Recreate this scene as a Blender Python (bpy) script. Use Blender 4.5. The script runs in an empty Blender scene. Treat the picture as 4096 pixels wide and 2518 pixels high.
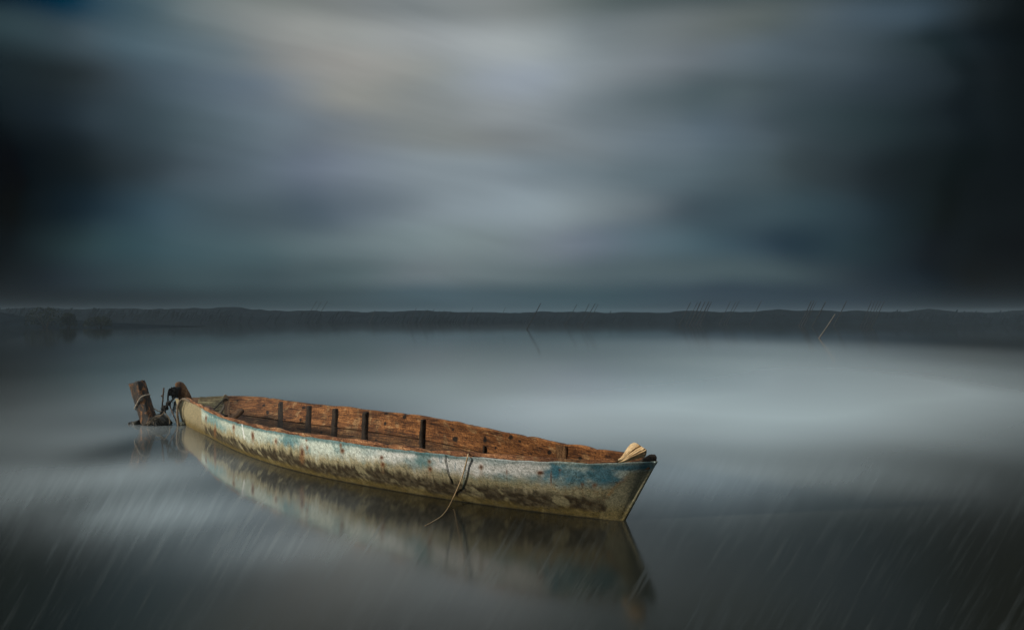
import bpy, bmesh, math, random
import numpy as np
from mathutils import Vector, noise as mn
from mathutils.geometry import tessellate_polygon

random.seed(7); np.random.seed(7)
SC = bpy.context.scene
COL = SC.collection
R = math.radians
F = 3982.2            # focal length in photo pixels (35 mm on 36 mm, photo 4096 px wide)
CAMH = 1.2            # camera height above the water
HY = 1259.0           # row of the horizon

# ------------------------------------------------------------------ camera
cd = bpy.data.cameras.new('camera'); cam = bpy.data.objects.new('camera', cd); COL.objects.link(cam)
cd.lens = 35; cd.sensor_width = 36; cd.clip_start = 0.05; cd.clip_end = 5000
cam.location = (0, 0, CAMH); cam.rotation_euler = (R(90), 0, 0)
SC.camera = cam

# ------------------------------------------------------------------ view
SC.view_settings.view_transform = 'Standard'
SC.view_settings.look = 'None'
SC.view_settings.exposure = 0.0
SC.view_settings.gamma = 1.0
SC.render.engine = 'CYCLES'
SC.cycles.use_denoising = True
SC.cycles.max_bounces = 8
SC.cycles.volume_bounces = 0

# ------------------------------------------------------------------ sun
SUN_EL, SUN_AZ = 12.0, 22.0      # elevation; travel direction turned from +X towards +Y
sd = bpy.data.lights.new('sun', 'SUN'); sun = bpy.data.objects.new('sun', sd); COL.objects.link(sun)
sd.energy = 3.5; sd.angle = R(4.0); sd.color = (1.0, 0.91, 0.78)
_L = Vector((math.cos(R(SUN_AZ)) * math.cos(R(SUN_EL)), math.sin(R(SUN_AZ)) * math.cos(R(SUN_EL)), -math.sin(R(SUN_EL))))
sun.rotation_euler = _L.to_track_quat('-Z', 'Y').to_euler()
sun.location = (-20, -5, 12)

# ------------------------------------------------------------------ node helpers
class NT:
    def __init__(s, tree): s.t = tree; s.n = tree.nodes; s.l = tree.links
    def new(s, typ, **kw):
        nd = s.n.new(typ)
        for k, v in kw.items(): setattr(nd, k, v)
        return nd
    def put(s, sock, v):
        if isinstance(v, bpy.types.NodeSocket): s.l.new(v, sock)
        elif v is not None: sock.default_value = v
    def math(s, op, a, b=None, c=None, clamp=False):
        nd = s.new('ShaderNodeMath', operation=op); nd.use_clamp = clamp
        s.put(nd.inputs[0], a)
        if b is not None: s.put(nd.inputs[1], b)
        if c is not None: s.put(nd.inputs[2], c)
        return nd.outputs[0]
    def vmath(s, op, a, b=None):
        nd = s.new('ShaderNodeVectorMath', operation=op)
        s.put(nd.inputs[0], a)
        if b is not None: s.put(nd.inputs[1], b)
        return nd.outputs[1] if op in ('LENGTH', 'DOT_PRODUCT', 'DISTANCE') else nd.outputs[0]
    def mix(s, f, a, b, mode='MIX'):
        nd = s.new('ShaderNodeMix', data_type='RGBA', blend_type=mode)
        s.put(nd.inputs[0], f); s.put(nd.inputs[6], a); s.put(nd.inputs[7], b)
        return nd.outputs[2]
    def noise(s, vec, scale, detail=4, rough=0.55, dist=0.0, dim='3D'):
        nd = s.new('ShaderNodeTexNoise', noise_dimensions=dim)
        s.put(nd.inputs['Vector'], vec); nd.inputs['Scale'].default_value = scale
        nd.inputs['Detail'].default_value = detail; nd.inputs['Roughness'].default_value = rough
        nd.inputs['Distortion'].default_value = dist
        return nd.outputs[0]
    def mr(s, v, a, b, c=0.0, d=1.0, kind='SMOOTHSTEP'):
        nd = s.new('ShaderNodeMapRange', interpolation_type=kind)
        s.put(nd.inputs[0], v)
        for i, q in enumerate((a, b, c, d)): nd.inputs[1 + i].default_value = q
        return nd.outputs[0]
    def comb(s, x, y, z):
        nd = s.new('ShaderNodeCombineXYZ'); s.put(nd.inputs[0], x); s.put(nd.inputs[1], y); s.put(nd.inputs[2], z)
        return nd.outputs[0]
    def sep(s, v):
        nd = s.new('ShaderNodeSeparateXYZ'); s.put(nd.inputs[0], v); return nd.outputs
    def ramp(s, f, stops, interp='LINEAR'):
        nd = s.new('ShaderNodeValToRGB'); cr = nd.color_ramp; cr.interpolation = interp
        while len(cr.elements) < len(stops): cr.elements.new(0.5)
        for e, (p, c) in zip(cr.elements, stops): e.position = p; e.color = (*c, 1)
        s.put(nd.inputs[0], f); return nd.outputs[0]

def lin(c):
    return tuple(((v / 255) / 12.92 if v / 255 <= 0.04045 else ((v / 255 + 0.055) / 1.055) ** 2.4) for v in c)

def grade(c, con=1.16, sat=1.22):
    c = [130 * (max(v, 0) / 130) ** con if v < 130 else v * 1.03 - 3.9 for v in c]
    m_ = sum(c) / 3; sat = sat if m_ < 95 else (0.92 if m_ > 125 else sat + (0.92 - sat) * (m_ - 95) / 30)
    return lin([min(255, max(0.3, m_ + (v - m_) * sat)) for v in c])
# ------------------------------------------------------------------ sky
W = bpy.data.worlds.new('World'); SC.world = W; W.use_nodes = True
nt = NT(W.node_tree); W.node_tree.nodes.clear()
SKY_STRENGTH = 0.1
SKY_GAIN = 1.0
ZENITH = (1.02, 1.08, 1.12)
tc = nt.new('ShaderNodeTexCoord').outputs['Generated']
x, y, z = nt.sep(tc)
wob = nt.noise(nt.vmath('MULTIPLY', tc, (2.5, 2.5, 5.0)), 1.3, 2, 0.4)
wob2 = nt.noise(nt.vmath('MULTIPLY', tc, (2.5, 2.5, 5.0)), 2.0, 2, 0.4)
az = nt.math('ADD', nt.math('ARCTAN2', x, y), nt.math('MULTIPLY', nt.math('SUBTRACT', wob2, 0.5), 0.14))
el = nt.math('ADD', nt.math('ARCSINE', z), nt.math('MULTIPLY', nt.math('SUBTRACT', wob, 0.5), 0.06))
fac = nt.math('ADD', nt.math('DIVIDE', az, 2 * R(60)), 0.5, clamp=True)
XS = [0, 340, 680, 1020, 1360, 1700, 2048, 2390, 2730, 3070, 3410, 3750, 3930, 4096]
ROWS = [
 (0,   [(38,58,66),(72,85,88),(100,110,112),(118,124,122),(125,130,130),(125,132,134),(128,134,134),(105,113,113),(78,87,89),(72,80,82),(62,70,72),(48,58,62),(38,44,47),(28,32,34)]),
 (130, [(4,28,42),(42,65,78),(98,110,114),(138,142,140),(148,152,150),(150,156,158),(158,166,168),(128,138,142),(110,117,118),(94,101,101),(82,92,98),(66,78,86),(44,52,56),(24,30,32)]),
 (260, [(52,66,70),(70,82,88),(94,108,115),(130,134,134),(152,152,148),(140,146,146),(145,155,165),(132,142,148),(112,120,125),(96,106,112),(76,86,92),(44,54,58),(28,36,40),(14,20,22)]),
 (400, [(28,38,42),(52,60,64),(88,100,108),(112,122,130),(140,142,138),(132,138,138),(140,148,152),(120,130,136),(90,100,104),(84,94,98),(66,76,82),(34,42,46),(24,30,33),(14,20,22)]),
 (550, [(18,26,30),(48,58,64),(80,92,98),(105,117,125),(112,120,126),(126,132,132),(122,128,130),(118,128,134),(98,110,118),(80,90,96),(55,66,70),(28,36,40),(21,28,31),(14,20,22)]),
 (700, [(2,8,14),(36,44,48),(68,78,84),(95,106,114),(110,120,132),(128,140,148),(122,134,142),(106,118,124),(92,104,110),(70,80,84),(44,52,56),(18,26,28),(13,19,22),(10,15,18)]),
 (850, [(2,8,12),(34,48,56),(66,82,90),(78,90,96),(90,100,108),(122,134,142),(138,152,160),(124,136,142),(82,92,98),(66,80,86),(42,54,60),(16,24,26),(12,18,21),(10,15,18)]),
 (980, [(12,22,26),(48,64,68),(66,84,90),(88,102,106),(105,118,122),(118,132,136),(118,130,134),(110,120,130),(88,103,110),(52,66,75),(44,58,64),(20,28,34),(10,16,20),(2,4,8)]),
 (1100,[(8,14,18),(38,48,54),(62,76,80),(72,84,88),(90,102,105),(108,118,122),(106,117,120),(90,101,105),(82,94,98),(72,84,88),(48,58,64),(16,28,36),(4,7,10),(1,2,4)]),
 (1190,[(4,6,8),(22,30,34),(46,56,60),(54,66,70),(66,78,82),(76,90,96),(74,88,94),(64,80,86),(58,70,78),(50,62,70),(44,54,62),(24,34,40),(10,18,24),(4,10,16)]),
 (1259,[(4,6,8),(20,27,31),(40,50,54),(46,58,62),(56,68,72),(64,78,84),(64,78,84),(56,72,78),(52,64,72),(46,58,66),(40,50,58),(22,32,38),(10,18,24),(4,10,16)]),
]
OUTSIDE = (64, 74, 79)
col = None
prev_e = None
for yy, cs in reversed(ROWS):
    e = math.atan((HY - yy) / F)
    st = [(0.0, lin(OUTSIDE)), (0.5 - 46 / 120, lin(OUTSIDE)), (0.5 - 33 / 120, grade(cs[0])), (0.5 - 29.5 / 120, grade([v * .8 for v in cs[0]]))]
    for px, c in zip(XS, cs):
        a = math.degrees(math.atan((px - 2048) / F))
        st.append((0.5 + a / 120, grade(c)))
    st += [(0.5 + 29.5 / 120, grade([v * .8 for v in cs[-1]])), (0.5 + 33 / 120, grade(cs[-1])), (0.5 + 46 / 120, lin(OUTSIDE)), (1.0, lin(OUTSIDE))]
    c = nt.ramp(fac, st, 'CARDINAL')
    if col is None: col = c
    else: col = nt.mix(nt.mr(el, prev_e, e), col, c)
    prev_e = e
col = nt.mix(nt.mr(el, R(20), R(60)), col, (*ZENITH, 1))
# fine drawn-out cloud fibres
fib = nt.noise(nt.comb(nt.math('MULTIPLY', az, 2.2), nt.math('MULTIPLY', nt.math('ADD', el, nt.math('MULTIPLY', az, 0.16)), 16.0), 0.7), 1.6, 5, 0.55, 0.3)
col = nt.mix(1.0, col, nt.ramp(fib, [(0.3, (0.93,) * 3), (0.7, (1.07,) * 3)]), 'MULTIPLY')
below = nt.mr(z, -0.02, 0.0)
col = nt.mix(below, (0.03, 0.035, 0.038, 1), col)
col = nt.mix(1.0, col, (SKY_GAIN / SKY_STRENGTH,) * 3 + (1,), 'MULTIPLY')
sky = nt.new('ShaderNodeTexSky', sky_type='NISHITA')
sky.sun_disc = False; sky.sun_elevation = R(SUN_EL)
sky.sun_rotation = math.atan2(-_L.x, -_L.y)
sky.dust_density = 2.0
col = nt.mix(0.996, sky.outputs[0], col)       # thick cloud cover over the clear sky
bg = nt.new('ShaderNodeBackground'); nt.put(bg.inputs[0], col); bg.inputs[1].default_value = SKY_STRENGTH
nt.l.new(bg.outputs[0], nt.new('ShaderNodeOutputWorld').inputs[0])

# ------------------------------------------------------------------ object helpers
def tag(o, label=None, cat=None, group=None, kind=None):
    if label: o['label'] = label
    if cat: o['category'] = cat
    if group: o['group'] = group
    if kind: o['kind'] = kind
    return o

def empty(name, loc, label, cat, group=None):
    o = bpy.data.objects.new(name, None); COL.objects.link(o); o.location = loc
    o.empty_display_size = 0.1
    return tag(o, label, cat, group)

def mesh_obj(name, verts, faces, mat, parent=None, cols=None, uvs=None, smooth=True):
    me = bpy.data.meshes.new(name)
    verts = np.asarray(verts, dtype=np.float64)
    org = Vector(parent.location) if parent is not None else Vector((0, 0, 0))
    if parent is not None and parent.parent is not None: org = org + Vector(parent.parent.location)
    me.from_pydata([tuple(v) for v in (verts - np.array(org))], [], [tuple(int(i) for i in f) for f in faces])
    me.validate()
    if smooth: me.polygons.foreach_set('use_smooth', [True] * len(me.polygons))
    if cols is not None:
        a = me.color_attributes.new('paint', 'FLOAT_COLOR', 'POINT')
        c = np.ones((len(verts), 4)); c[:, :3] = cols
        a.data.foreach_set('color', c.ravel())
    if uvs is not None:
        uvs = np.asarray(uvs)
        layer = me.uv_layers.new(name='UVMap')
        idx = np.empty(len(me.loops), dtype=np.int64); me.loops.foreach_get('vertex_index', idx)
        layer.data.foreach_set('uv', uvs[idx].ravel())
    me.materials.append(mat)
    me.update()
    o = bpy.data.objects.new(name, me); COL.objects.link(o)
    if parent is not None: o.parent = parent
    bm = bmesh.new(); bm.from_mesh(me); bmesh.ops.recalc_face_normals(bm, faces=bm.faces); bm.to_mesh(me); bm.free()
    return o

def loft(rings, closed=True, cap=True):
    """rings: array (n, m, 3) -> verts, faces"""
    rings = np.asarray(rings); n, m, _ = rings.shape
    v = rings.reshape(-1, 3); f = []
    mm = m if closed else m - 1
    for i in range(n - 1):
        for j in range(mm):
            k = (j + 1) % m
            f.append((i * m + j, i * m + k, (i + 1) * m + k, (i + 1) * m + j))
    if cap and closed:
        f.append(tuple(range(m))); f.append(tuple((n - 1) * m + j for j in reversed(range(m))))
    return v, f

def catmull(pts, k=8):
    P = [np.array(p, float) for p in pts]
    P = [2 * P[0] - P[1]] + P + [2 * P[-1] - P[-2]]
    out = []
    for i in range(1, len(P) - 2):
        a, b, c, d = P[i - 1:i + 3]
        for q in range(k):
            t = q / k
            out.append(0.5 * (2 * b + (c - a) * t + (2 * a - 5 * b + 4 * c - d) * t * t + (3 * b - a - 3 * c + d) * t ** 3))
    out.append(P[-2]); return np.array(out)

def tube(pts, r, seg=8, lobes=0, lobe_amp=0.25, twist=0.0, k=8, rfun=None, jitter=0.0):
    c = catmull(pts, k); n = len(c)
    T = np.gradient(c, axis=0); T /= np.linalg.norm(T, axis=1)[:, None] + 1e-12
    up = np.array([0, 0, 1.0]) if abs(T[0][2]) < 0.9 else np.array([1.0, 0, 0])
    N = np.cross(T[0], up); N /= np.linalg.norm(N)
    rings = []; L = 0
    for i in range(n):
        if i: L += np.linalg.norm(c[i] - c[i - 1])
        N = N - T[i] * np.dot(N, T[i]); N /= np.linalg.norm(N) + 1e-12
        B = np.cross(T[i], N)
        rr = r * (rfun(i / (n - 1)) if rfun else 1.0)
        if jitter: rr *= 1 + jitter * mn.noise(Vector(tuple(c[i] * 40)))
        ring = []
        for j in range(seg):
            a = 2 * math.pi * j / seg
            q = rr * (1 + (lobe_amp * math.cos(lobes * (a + twist * L)) if lobes else 0))
            ring.append(c[i] + N * math.cos(a) * q + B * math.sin(a) * q)
        rings.append(ring)
    return loft(rings)

def join(parts):
    V = []; Fc = []; o = 0
    for v, f in parts:
        V.append(np.asarray(v)); Fc += [tuple(i + o for i in q) for q in f]; o += len(v)
    return np.concatenate(V), Fc

def at_depth(px, py, d):
    return np.array([(px - 2048) / F * d, d, CAMH - (py - HY) / F * d])

def at_z(px, py, z=0.0):
    return at_depth(px, py, (CAMH - z) * F / (py - HY))

def proj(p):
    p = np.asarray(p)
    return 2048 + F * p[..., 0] / p[..., 1], HY - F * (p[..., 2] - CAMH) / p[..., 1]

# vectorised value noise
_perm = np.random.RandomState(3).rand(64, 64, 64)
def vn(p, sc=1.0):
    p = np.asarray(p) * sc + 1000.3
    i = np.floor(p).astype(int); f = p - i; f = f * f * (3 - 2 * f); i = i % 64; j = (i + 1) % 64
    X0, Y0, Z0 = i[..., 0], i[..., 1], i[..., 2]; X1, Y1, Z1 = j[..., 0], j[..., 1], j[..., 2]
    fx, fy, fz = f[..., 0], f[..., 1], f[..., 2]
    g = _perm
    a = g[X0, Y0, Z0] * (1 - fx) + g[X1, Y0, Z0] * fx; b = g[X0, Y1, Z0] * (1 - fx) + g[X1, Y1, Z0] * fx
    c = g[X0, Y0, Z1] * (1 - fx) + g[X1, Y0, Z1] * fx; d = g[X0, Y1, Z1] * (1 - fx) + g[X1, Y1, Z1] * fx
    return ((a * (1 - fy) + b * fy) * (1 - fz) + (c * (1 - fy) + d * fy) * fz)
def fbm(p, sc=1.0, o=4):
    s = 0; w = 0.5; t = 0
    for k in range(o): s = s + w * vn(p, sc * 2 ** k); t += w; w *= 0.55
    return s / t
def sstep(a, b, x):
    t = np.clip((x - a) / (b - a), 0, 1); return t * t * (3 - 2 * t)
def lerp(a, b, t): return a + (np.asarray(b) - a) * t[..., None]

# ------------------------------------------------------------------ materials
def material(name):
    m = bpy.data.materials.new(name); m.use_nodes = True
    t = NT(m.node_tree); m.node_tree.nodes.clear()
    b = t.new('ShaderNodeBsdfPrincipled'); o = t.new('ShaderNodeOutputMaterial')
    t.l.new(b.outputs[0], o.inputs[0])
    return m, t, b, o

def bump(t, b, h, strength=0.5, dist=0.01):
    n = t.new('ShaderNodeBump'); n.inputs['Strength'].default_value = strength; n.inputs['Distance'].default_value = dist
    t.put(n.inputs['Height'], h); t.l.new(n.outputs[0], b.inputs['Normal'])

def paint_attr(t):
    a = t.new('ShaderNodeAttribute'); a.attribute_name = 'paint'; return a.outputs['Color']

def m_hull():
    m, t, b, o = material('flaking_paint')
    base = paint_attr(t); pos = t.new('ShaderNodeTexCoord').outputs['Object']
    f1 = t.noise(pos, 70, 5, 0.8, 1.2); f2 = t.noise(pos, 28, 4, 0.7, 0.8)
    sp = t.ramp(f1, [(0.32, (0.14, 0.15, 0.12)), (0.44, (0.68, 0.72, 0.70)), (0.53, (1.15,) * 3), (0.68, (1.65,) * 3)])
    c = t.mix(1.0, base, sp, 'MULTIPLY')
    c = t.mix(1.0, c, t.ramp(f2, [(0.3, (0.72, 0.74, 0.70)), (0.6, (1.1, 1.1, 1.1))]), 'MULTIPLY')
    t.put(b.inputs['Base Color'], c); b.inputs['Roughness'].default_value = 0.72
    b.inputs['Specular IOR Level'].default_value = 0.35
    bump(t, b, t.math('ADD', f1, f2), 0.7, 0.006)
    return m

def m_wood(name, tint=(1, 1, 1), grain=1.0, rough=0.75, use_paint=True, base=(0.2, 0.1, 0.04)):
    m, t, b, o = material(name)
    uv = t.new('ShaderNodeTexCoord').outputs['UV']; obj = t.new('ShaderNodeTexCoord').outputs['Object']
    basec = paint_attr(t) if use_paint else (*base, 1)
    g = t.noise(t.vmath('MULTIPLY', uv, (5.0, 95.0, 1.0)), 1.0, 5, 0.65, 0.6)
    g2 = t.noise(obj, 60, 5, 0.75, 1.0)
    g3 = t.noise(t.vmath('MULTIPLY', uv, (3.0, 14.0, 1.0)), 1.0, 4, 0.6, 0.5)
    c = t.mix(1.0, basec, t.ramp(g, [(0.36, (0.18, 0.15, 0.13)), (0.48, (0.85,) * 3), (0.60, (1.25, 1.35, 1.4)), (0.76, (1.9, 2.4, 2.9))]), 'MULTIPLY')
    c = t.mix(grain, c, t.mix(1.0, c, t.ramp(g2, [(0.36, (0.22, 0.20, 0.18)), (0.5, (0.92,) * 3), (0.66, (1.6, 1.9, 2.2))]), 'MULTIPLY'))
    c = t.mix(1.0, c, t.ramp(g3, [(0.34, (0.42, 0.38, 0.34)), (0.6, (1.15,) * 3)]), 'MULTIPLY')
    c = t.mix(1.0, c, (*tint, 1), 'MULTIPLY')
    t.put(b.inputs['Base Color'], c); b.inputs['Roughness'].default_value = rough
    b.inputs['Specular IOR Level'].default_value = 0.25
    bump(t, b, t.math('ADD', g, g2), 0.8, 0.008)
    return m

def m_simple(name, c0, c1, scale=40, rough=0.8, bumpd=0.004, spec=0.3):
    m, t, b, o = material(name)
    pos = t.new('ShaderNodeTexCoord').outputs['Object']
    n = t.noise(pos, scale, 5, 0.65, 0.5)
    t.put(b.inputs['Base Color'], t.ramp(n, [(0.3, c0), (0.7, c1)])); b.inputs['Roughness'].default_value = rough
    b.inputs['Specular IOR Level'].default_value = spec
    bump(t, b, n, 0.8, bumpd); return m

M_hull = m_hull()
M_plank = m_wood('orange_weathered_plank')
M_rib = m_wood('dark_weathered_wood', use_paint=False, base=(0.034, 0.020, 0.010))
M_ribpale = m_wood('grainy_brown_wood', use_paint=False, base=(0.17, 0.085, 0.035))
M_stem = m_wood('worn_stem_wood', use_paint=False, base=(0.150, 0.070, 0.026))
M_post = None
M_rope_dark = m_simple('dark_tarred_rope', (0.006, 0.006, 0.005), (0.035, 0.030, 0.024), 160)
M_rope_tan = m_simple('tan_rope', (0.07, 0.05, 0.03), (0.24, 0.19, 0.13), 160)
M_cord = m_simple('pale_cord', (0.18, 0.15, 0.11), (0.40, 0.35, 0.28), 120)
M_iron = m_simple('rusty_iron', (0.04, 0.030, 0.024), (0.11, 0.075, 0.055), 90)
M_weed = m_simple('wet_weed', (0.004, 0.005, 0.003), (0.03, 0.028, 0.016), 60, 0.45, 0.01, 0.5)
M_stone = m_simple('brown_stone', (0.06, 0.035, 0.024), (0.20, 0.12, 0.085), 30)
M_drift = None
M_buoy = m_simple('grey_float', (0.10, 0.12, 0.09), (0.34, 0.34, 0.27), 50)
M_reed = m_simple('dry_straw', (0.30, 0.19, 0.09), (0.55, 0.42, 0.25), 40)

# ------------------------------------------------------------------ boat geometry from the traced edges
NEAR = [(705,1591),(730,1594),(752,1604),(777,1620),(809,1640),(873,1664),(968,1692),(1063,1718),(1114,1729),(1228,1748),(1374,1773),(1520,1790),(1683,1805),(1799,1818),(1998,1835),(2163,1841),(2300,1847),(2400,1852),(2500,1852),(2589,1848),(2622,1840)]
FAR = [(705,1591),(730,1578),(758,1575),(889,1582),(1000,1590),(1130,1600),(1260,1613),(1358,1625),(1488,1636),(1585,1654),(1683,1664),(1800,1683),(1832,1691),(1965,1713),(2064,1736),(2196,1757),(2267,1771),(2372,1795),(2483,1814),(2570,1829),(2622,1840)]
WATER = [(736,1691),(787,1721),(857,1761),(936,1797),(1025,1832),(1160,1877),(1325,1914),(1488,1948),(1650,1974),(1800,1995),(1965,2022),(2189,2048),(2300,2063),(2400,2076),(2460,2081),(2493,2078)]
ZL, ZM, ZR = 0.26, 0.295, 0.385
TL = at_z(705, 1591, ZL); TR = at_z(2622, 1840, ZR)
ax = (TR - TL); ax[2] = 0; LEN = np.linalg.norm(ax); U = ax / LEN
NN = np.array([-U[1], U[0], 0.0])
if NN[1] < 0: NN = -NN
def sheer(t):
    # through (0,ZL), (.5,ZM), (1,ZR)
    a = 2 * ZL - 4 * ZM + 2 * ZR; b = 4 * ZM - 3 * ZL - ZR
    return ZL + b * t + a * t * t
HEEL = 0.035
def trace(pts, heel):
    T = []; Nv = []
    for px, py in pts:
        t = 0.5
        for _ in range(12):
            z = sheer(t) + heel * 4 * t * (1 - t)
            p = at_z(px, py, z); t = float(np.clip(np.dot(p - TL, U) / LEN, 0, 1))
        T.append(t); Nv.append(np.dot(p - TL, NN))
    return np.array(T), np.array(Nv)
def fit(T, Nv, deg=5):
    # n(t) = sqrt-like end factor * poly
    w = np.clip(T * (1 - T), 0, 1) ** 0.7
    A = np.stack([w * T ** k for k in range(deg)], 1)
    c, *_ = np.linalg.lstsq(A, Nv, rcond=None)
    return lambda t: (np.clip(t * (1 - t), 0, 1) ** 0.7) * sum(c[k] * t ** k for k in range(deg))
fN = fit(*trace(NEAR[1:-1], 0.0)); fF = fit(*trace(FAR[1:-1], HEEL))
FL = at_z(*WATER[0]); FR = at_z(*WATER[-1])
sL = np.dot(FL - TL, U); sR = np.dot(FR - TL, U); nL = np.dot(FL - TL, NN); nR = np.dot(FR - TL, NN)
wt = []; wn = []
for p in WATER[1:-1]:
    q = at_z(*p); s_ = np.dot(q - TL, U); tt = (s_ - sL) / (sR - sL)
    wt.append(tt); wn.append(np.dot(q - TL, NN) - (nL + (nR - nL) * tt))
fW = fit(np.array(wt), np.array(wn), 5)
print('LEN', LEN, 'beam', fN(np.array([.25, .5, .75])), fF(np.array([.25, .5, .75])), fW(np.array([.25, .5, .75])), 'feet', sL, sR, nL, nR)

def gun(side, t):
    t = np.asarray(t, float); n = fN(t) if side < 0 else fF(t)
    z = sheer(t) + (HEEL * 4 * t * (1 - t) if side > 0 else 0)
    return TL[None] * np.array([1, 1, 0]) + U * (t * LEN)[:, None] + NN * n[:, None] + np.array([0, 0, 1]) * z[:, None]
def wat(side, t):
    t = np.asarray(t, float); base = nL + (nR - nL) * t; n = base + fW(t) * (1 if side < 0 else -0.95)
    return TL[None] * np.array([1, 1, 0]) + U * (sL + (sR - sL) * t)[:, None] + NN * n[:, None]
def side_pt(side, t, v, off=0.0):
    """t (n,), v scalar/array (n,), off = inward offset"""
    t = np.asarray(t, float); v = np.broadcast_to(np.asarray(v, float), t.shape)
    G = gun(side, t); Wp = wat(side, t)
    P = G + (Wp - G) * v[:, None]
    mid_n = 0.5 * (gun(-1, t) + gun(1, t)) * (1 - np.clip(v, 0, 1))[:, None] + 0.5 * (wat(-1, t) + wat(1, t)) * np.clip(v, 0, 1)[:, None]
    half = np.abs(np.sum((P - mid_n) * NN, 1))
    bulge = 0.030 * np.sin(np.pi * np.clip(v, 0, 1)) * np.minimum(1, half / 0.2)
    under = np.clip(v - 1, 0, 2)
    inward = -side
    o = np.minimum(off + under * 0.25, half * 0.8) - bulge
    o = np.where(v > 1, o, np.minimum(off, half * 0.8) - bulge)
    return P + NN * (inward * o)[:, None]

BX = 0.5 * (TL + TR); BX[2] = 0
boat = empty('rowing_boat', tuple(BX), 'long weathered wooden boat with flaking white and blue paint, floating on still grey water', 'boat')

# ---- outer hull skin as closed rings
N = 1000; RV = 56
ts = np.linspace(0, 1, N)
vs = list(np.linspace(0, 1, RV)) + [1.12, 1.3, 1.5]
RT = 0.015
ends = np.exp(-np.minimum(ts, 1 - ts) / 0.012)
rings = []; meta = []
rnd_top = fbm(np.stack([ts * LEN * 1.0, ts * 0, ts * 0], 1), 9, 3) - 0.5
for v in vs:
    a = side_pt(-1, ts, v) - NN * (RT * ends)[:, None]
    b = side_pt(1, ts, v) + NN * (RT * ends)[:, None]
    if v < 0.12:
        a = a + np.array([0, 0, 1]) * ((rnd_top * 0.022) * (1 - v / 0.12))[:, None]
        b = b + np.array([0, 0, 1]) * ((rnd_top[::-1] * 0.016) * (1 - v / 0.12))[:, None]
    arcR = []; arcL = []
    cR = 0.5 * (a[-1] + b[-1]); cL = 0.5 * (a[0] + b[0]); rR = np.linalg.norm(a[-1] - b[-1]) / 2; rL = np.linalg.norm(a[0] - b[0]) / 2
    for k in range(1, 8):
        q = -math.pi / 2 + math.pi * k / 8
        arcR.append(cR + NN * math.sin(q) * rR + U * math.cos(q) * rR)
        q2 = math.pi / 2 - math.pi * k / 8
        arcL.append(cL + NN * math.sin(q2) * rL - U * math.cos(q2) * rL)
    rings.append(np.concatenate([a, np.array(arcR), b[::-1], np.array(arcL)]))
rings = np.array(rings); m_ = rings.shape[1]
hv, hf = loft(rings, True, False)
hf.append(tuple((len(vs) - 1) * m_ + j for j in range(m_)))
# inner lip of the skin
lip = rings[0].copy(); cen = 0.5 * (gun(-1, ts) + gun(1, ts))
lipi = []
for i in range(m_):
    if i < N: lipi.append(side_pt(-1, ts[i:i + 1], 0.0, 0.012)[0] * np.array([1, 1, 0]) + np.array([0, 0, rings[0][i][2] - 0.001]))
    elif i < N + 7: lipi.append(rings[0][i] - U * 0.012)
    elif i < 2 * N + 7: k = 2 * N + 6 - i; lipi.append(side_pt(1, ts[k:k + 1], 0.0, 0.012)[0] * np.array([1, 1, 0]) + np.array([0, 0, rings[0][i][2] - 0.001]))
    else: lipi.append(rings[0][i] + U * 0.012)
nb = len(hv)
low = []
for i in range(m_):
    if i < N: low.append(side_pt(-1, ts[i:i + 1], 0.3, 0.012)[0])
    elif i < N + 7: low.append(lipi[i] - U * 0.004 - np.array([0, 0, 0.01]))
    elif i < 2 * N + 7: k = 2 * N + 6 - i; low.append(side_pt(1, ts[k:k + 1], 0.3, 0.012)[0])
    else: low.append(lipi[i] + U * 0.004 - np.array([0, 0, 0.01]))
low = np.array(low)
hv = np.concatenate([hv, lipi, low])
for j in range(m_):
    k = (j + 1) % m_
    hf.append((j, k, nb + k, nb + j)); hf.append((nb + j, nb + k, nb + m_ + k, nb + m_ + j))
VV = np.concatenate([np.repeat(np.array(vs), m_), np.zeros(2 * m_)])

# ---- hull paint: where the coats, bare cloth, weed line and rust are
px, py = proj(hv)
P = hv
big = fbm(P, 3.0, 4); mid_ = fbm(P + 7, 9.0, 4); fin = fbm(P + 3, 30.0, 3)
PS = np.stack([P[:, 0] * 1.3, P[:, 0] * 0 + 3.3, P[:, 2] * 0.2], 1)
strk = fbm(PS + 5, 26.0, 3)     # vertical runs
white = np.array([0.56, 0.62, 0.56]); teal = np.array([0.075, 0.20, 0.215]); blue = np.array([0.035, 0.165, 0.24])
tan_ = np.array([0.25, 0.205, 0.115]); brown = np.array([0.034, 0.022, 0.007]); olive = np.array([0.155, 0.112, 0.026]); greyol = np.array([0.27, 0.25, 0.16])
C = np.tile(white, (len(P), 1))
C = lerp(C, np.array([0.68, 0.64, 0.67]), sstep(1300, 1700, px) * (1 - sstep(2150, 2250, px)) * 0.6)
C = lerp(C, np.array([0.34, 0.38, 0.31]), (1 - sstep(900, 1400, px)) * 0.7)
def blob(x0, y0, rx, ry, amt, soft=0.55):
    d = np.sqrt(((px - x0) / rx) ** 2 + ((py - y0) / ry) ** 2) + (mid_ - 0.5) * 1.3 + (fin - 0.5) * 0.8
    return (1 - sstep(1 - soft, 1 + soft * 0.6, d)) * amt
vis = 1.0
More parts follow.
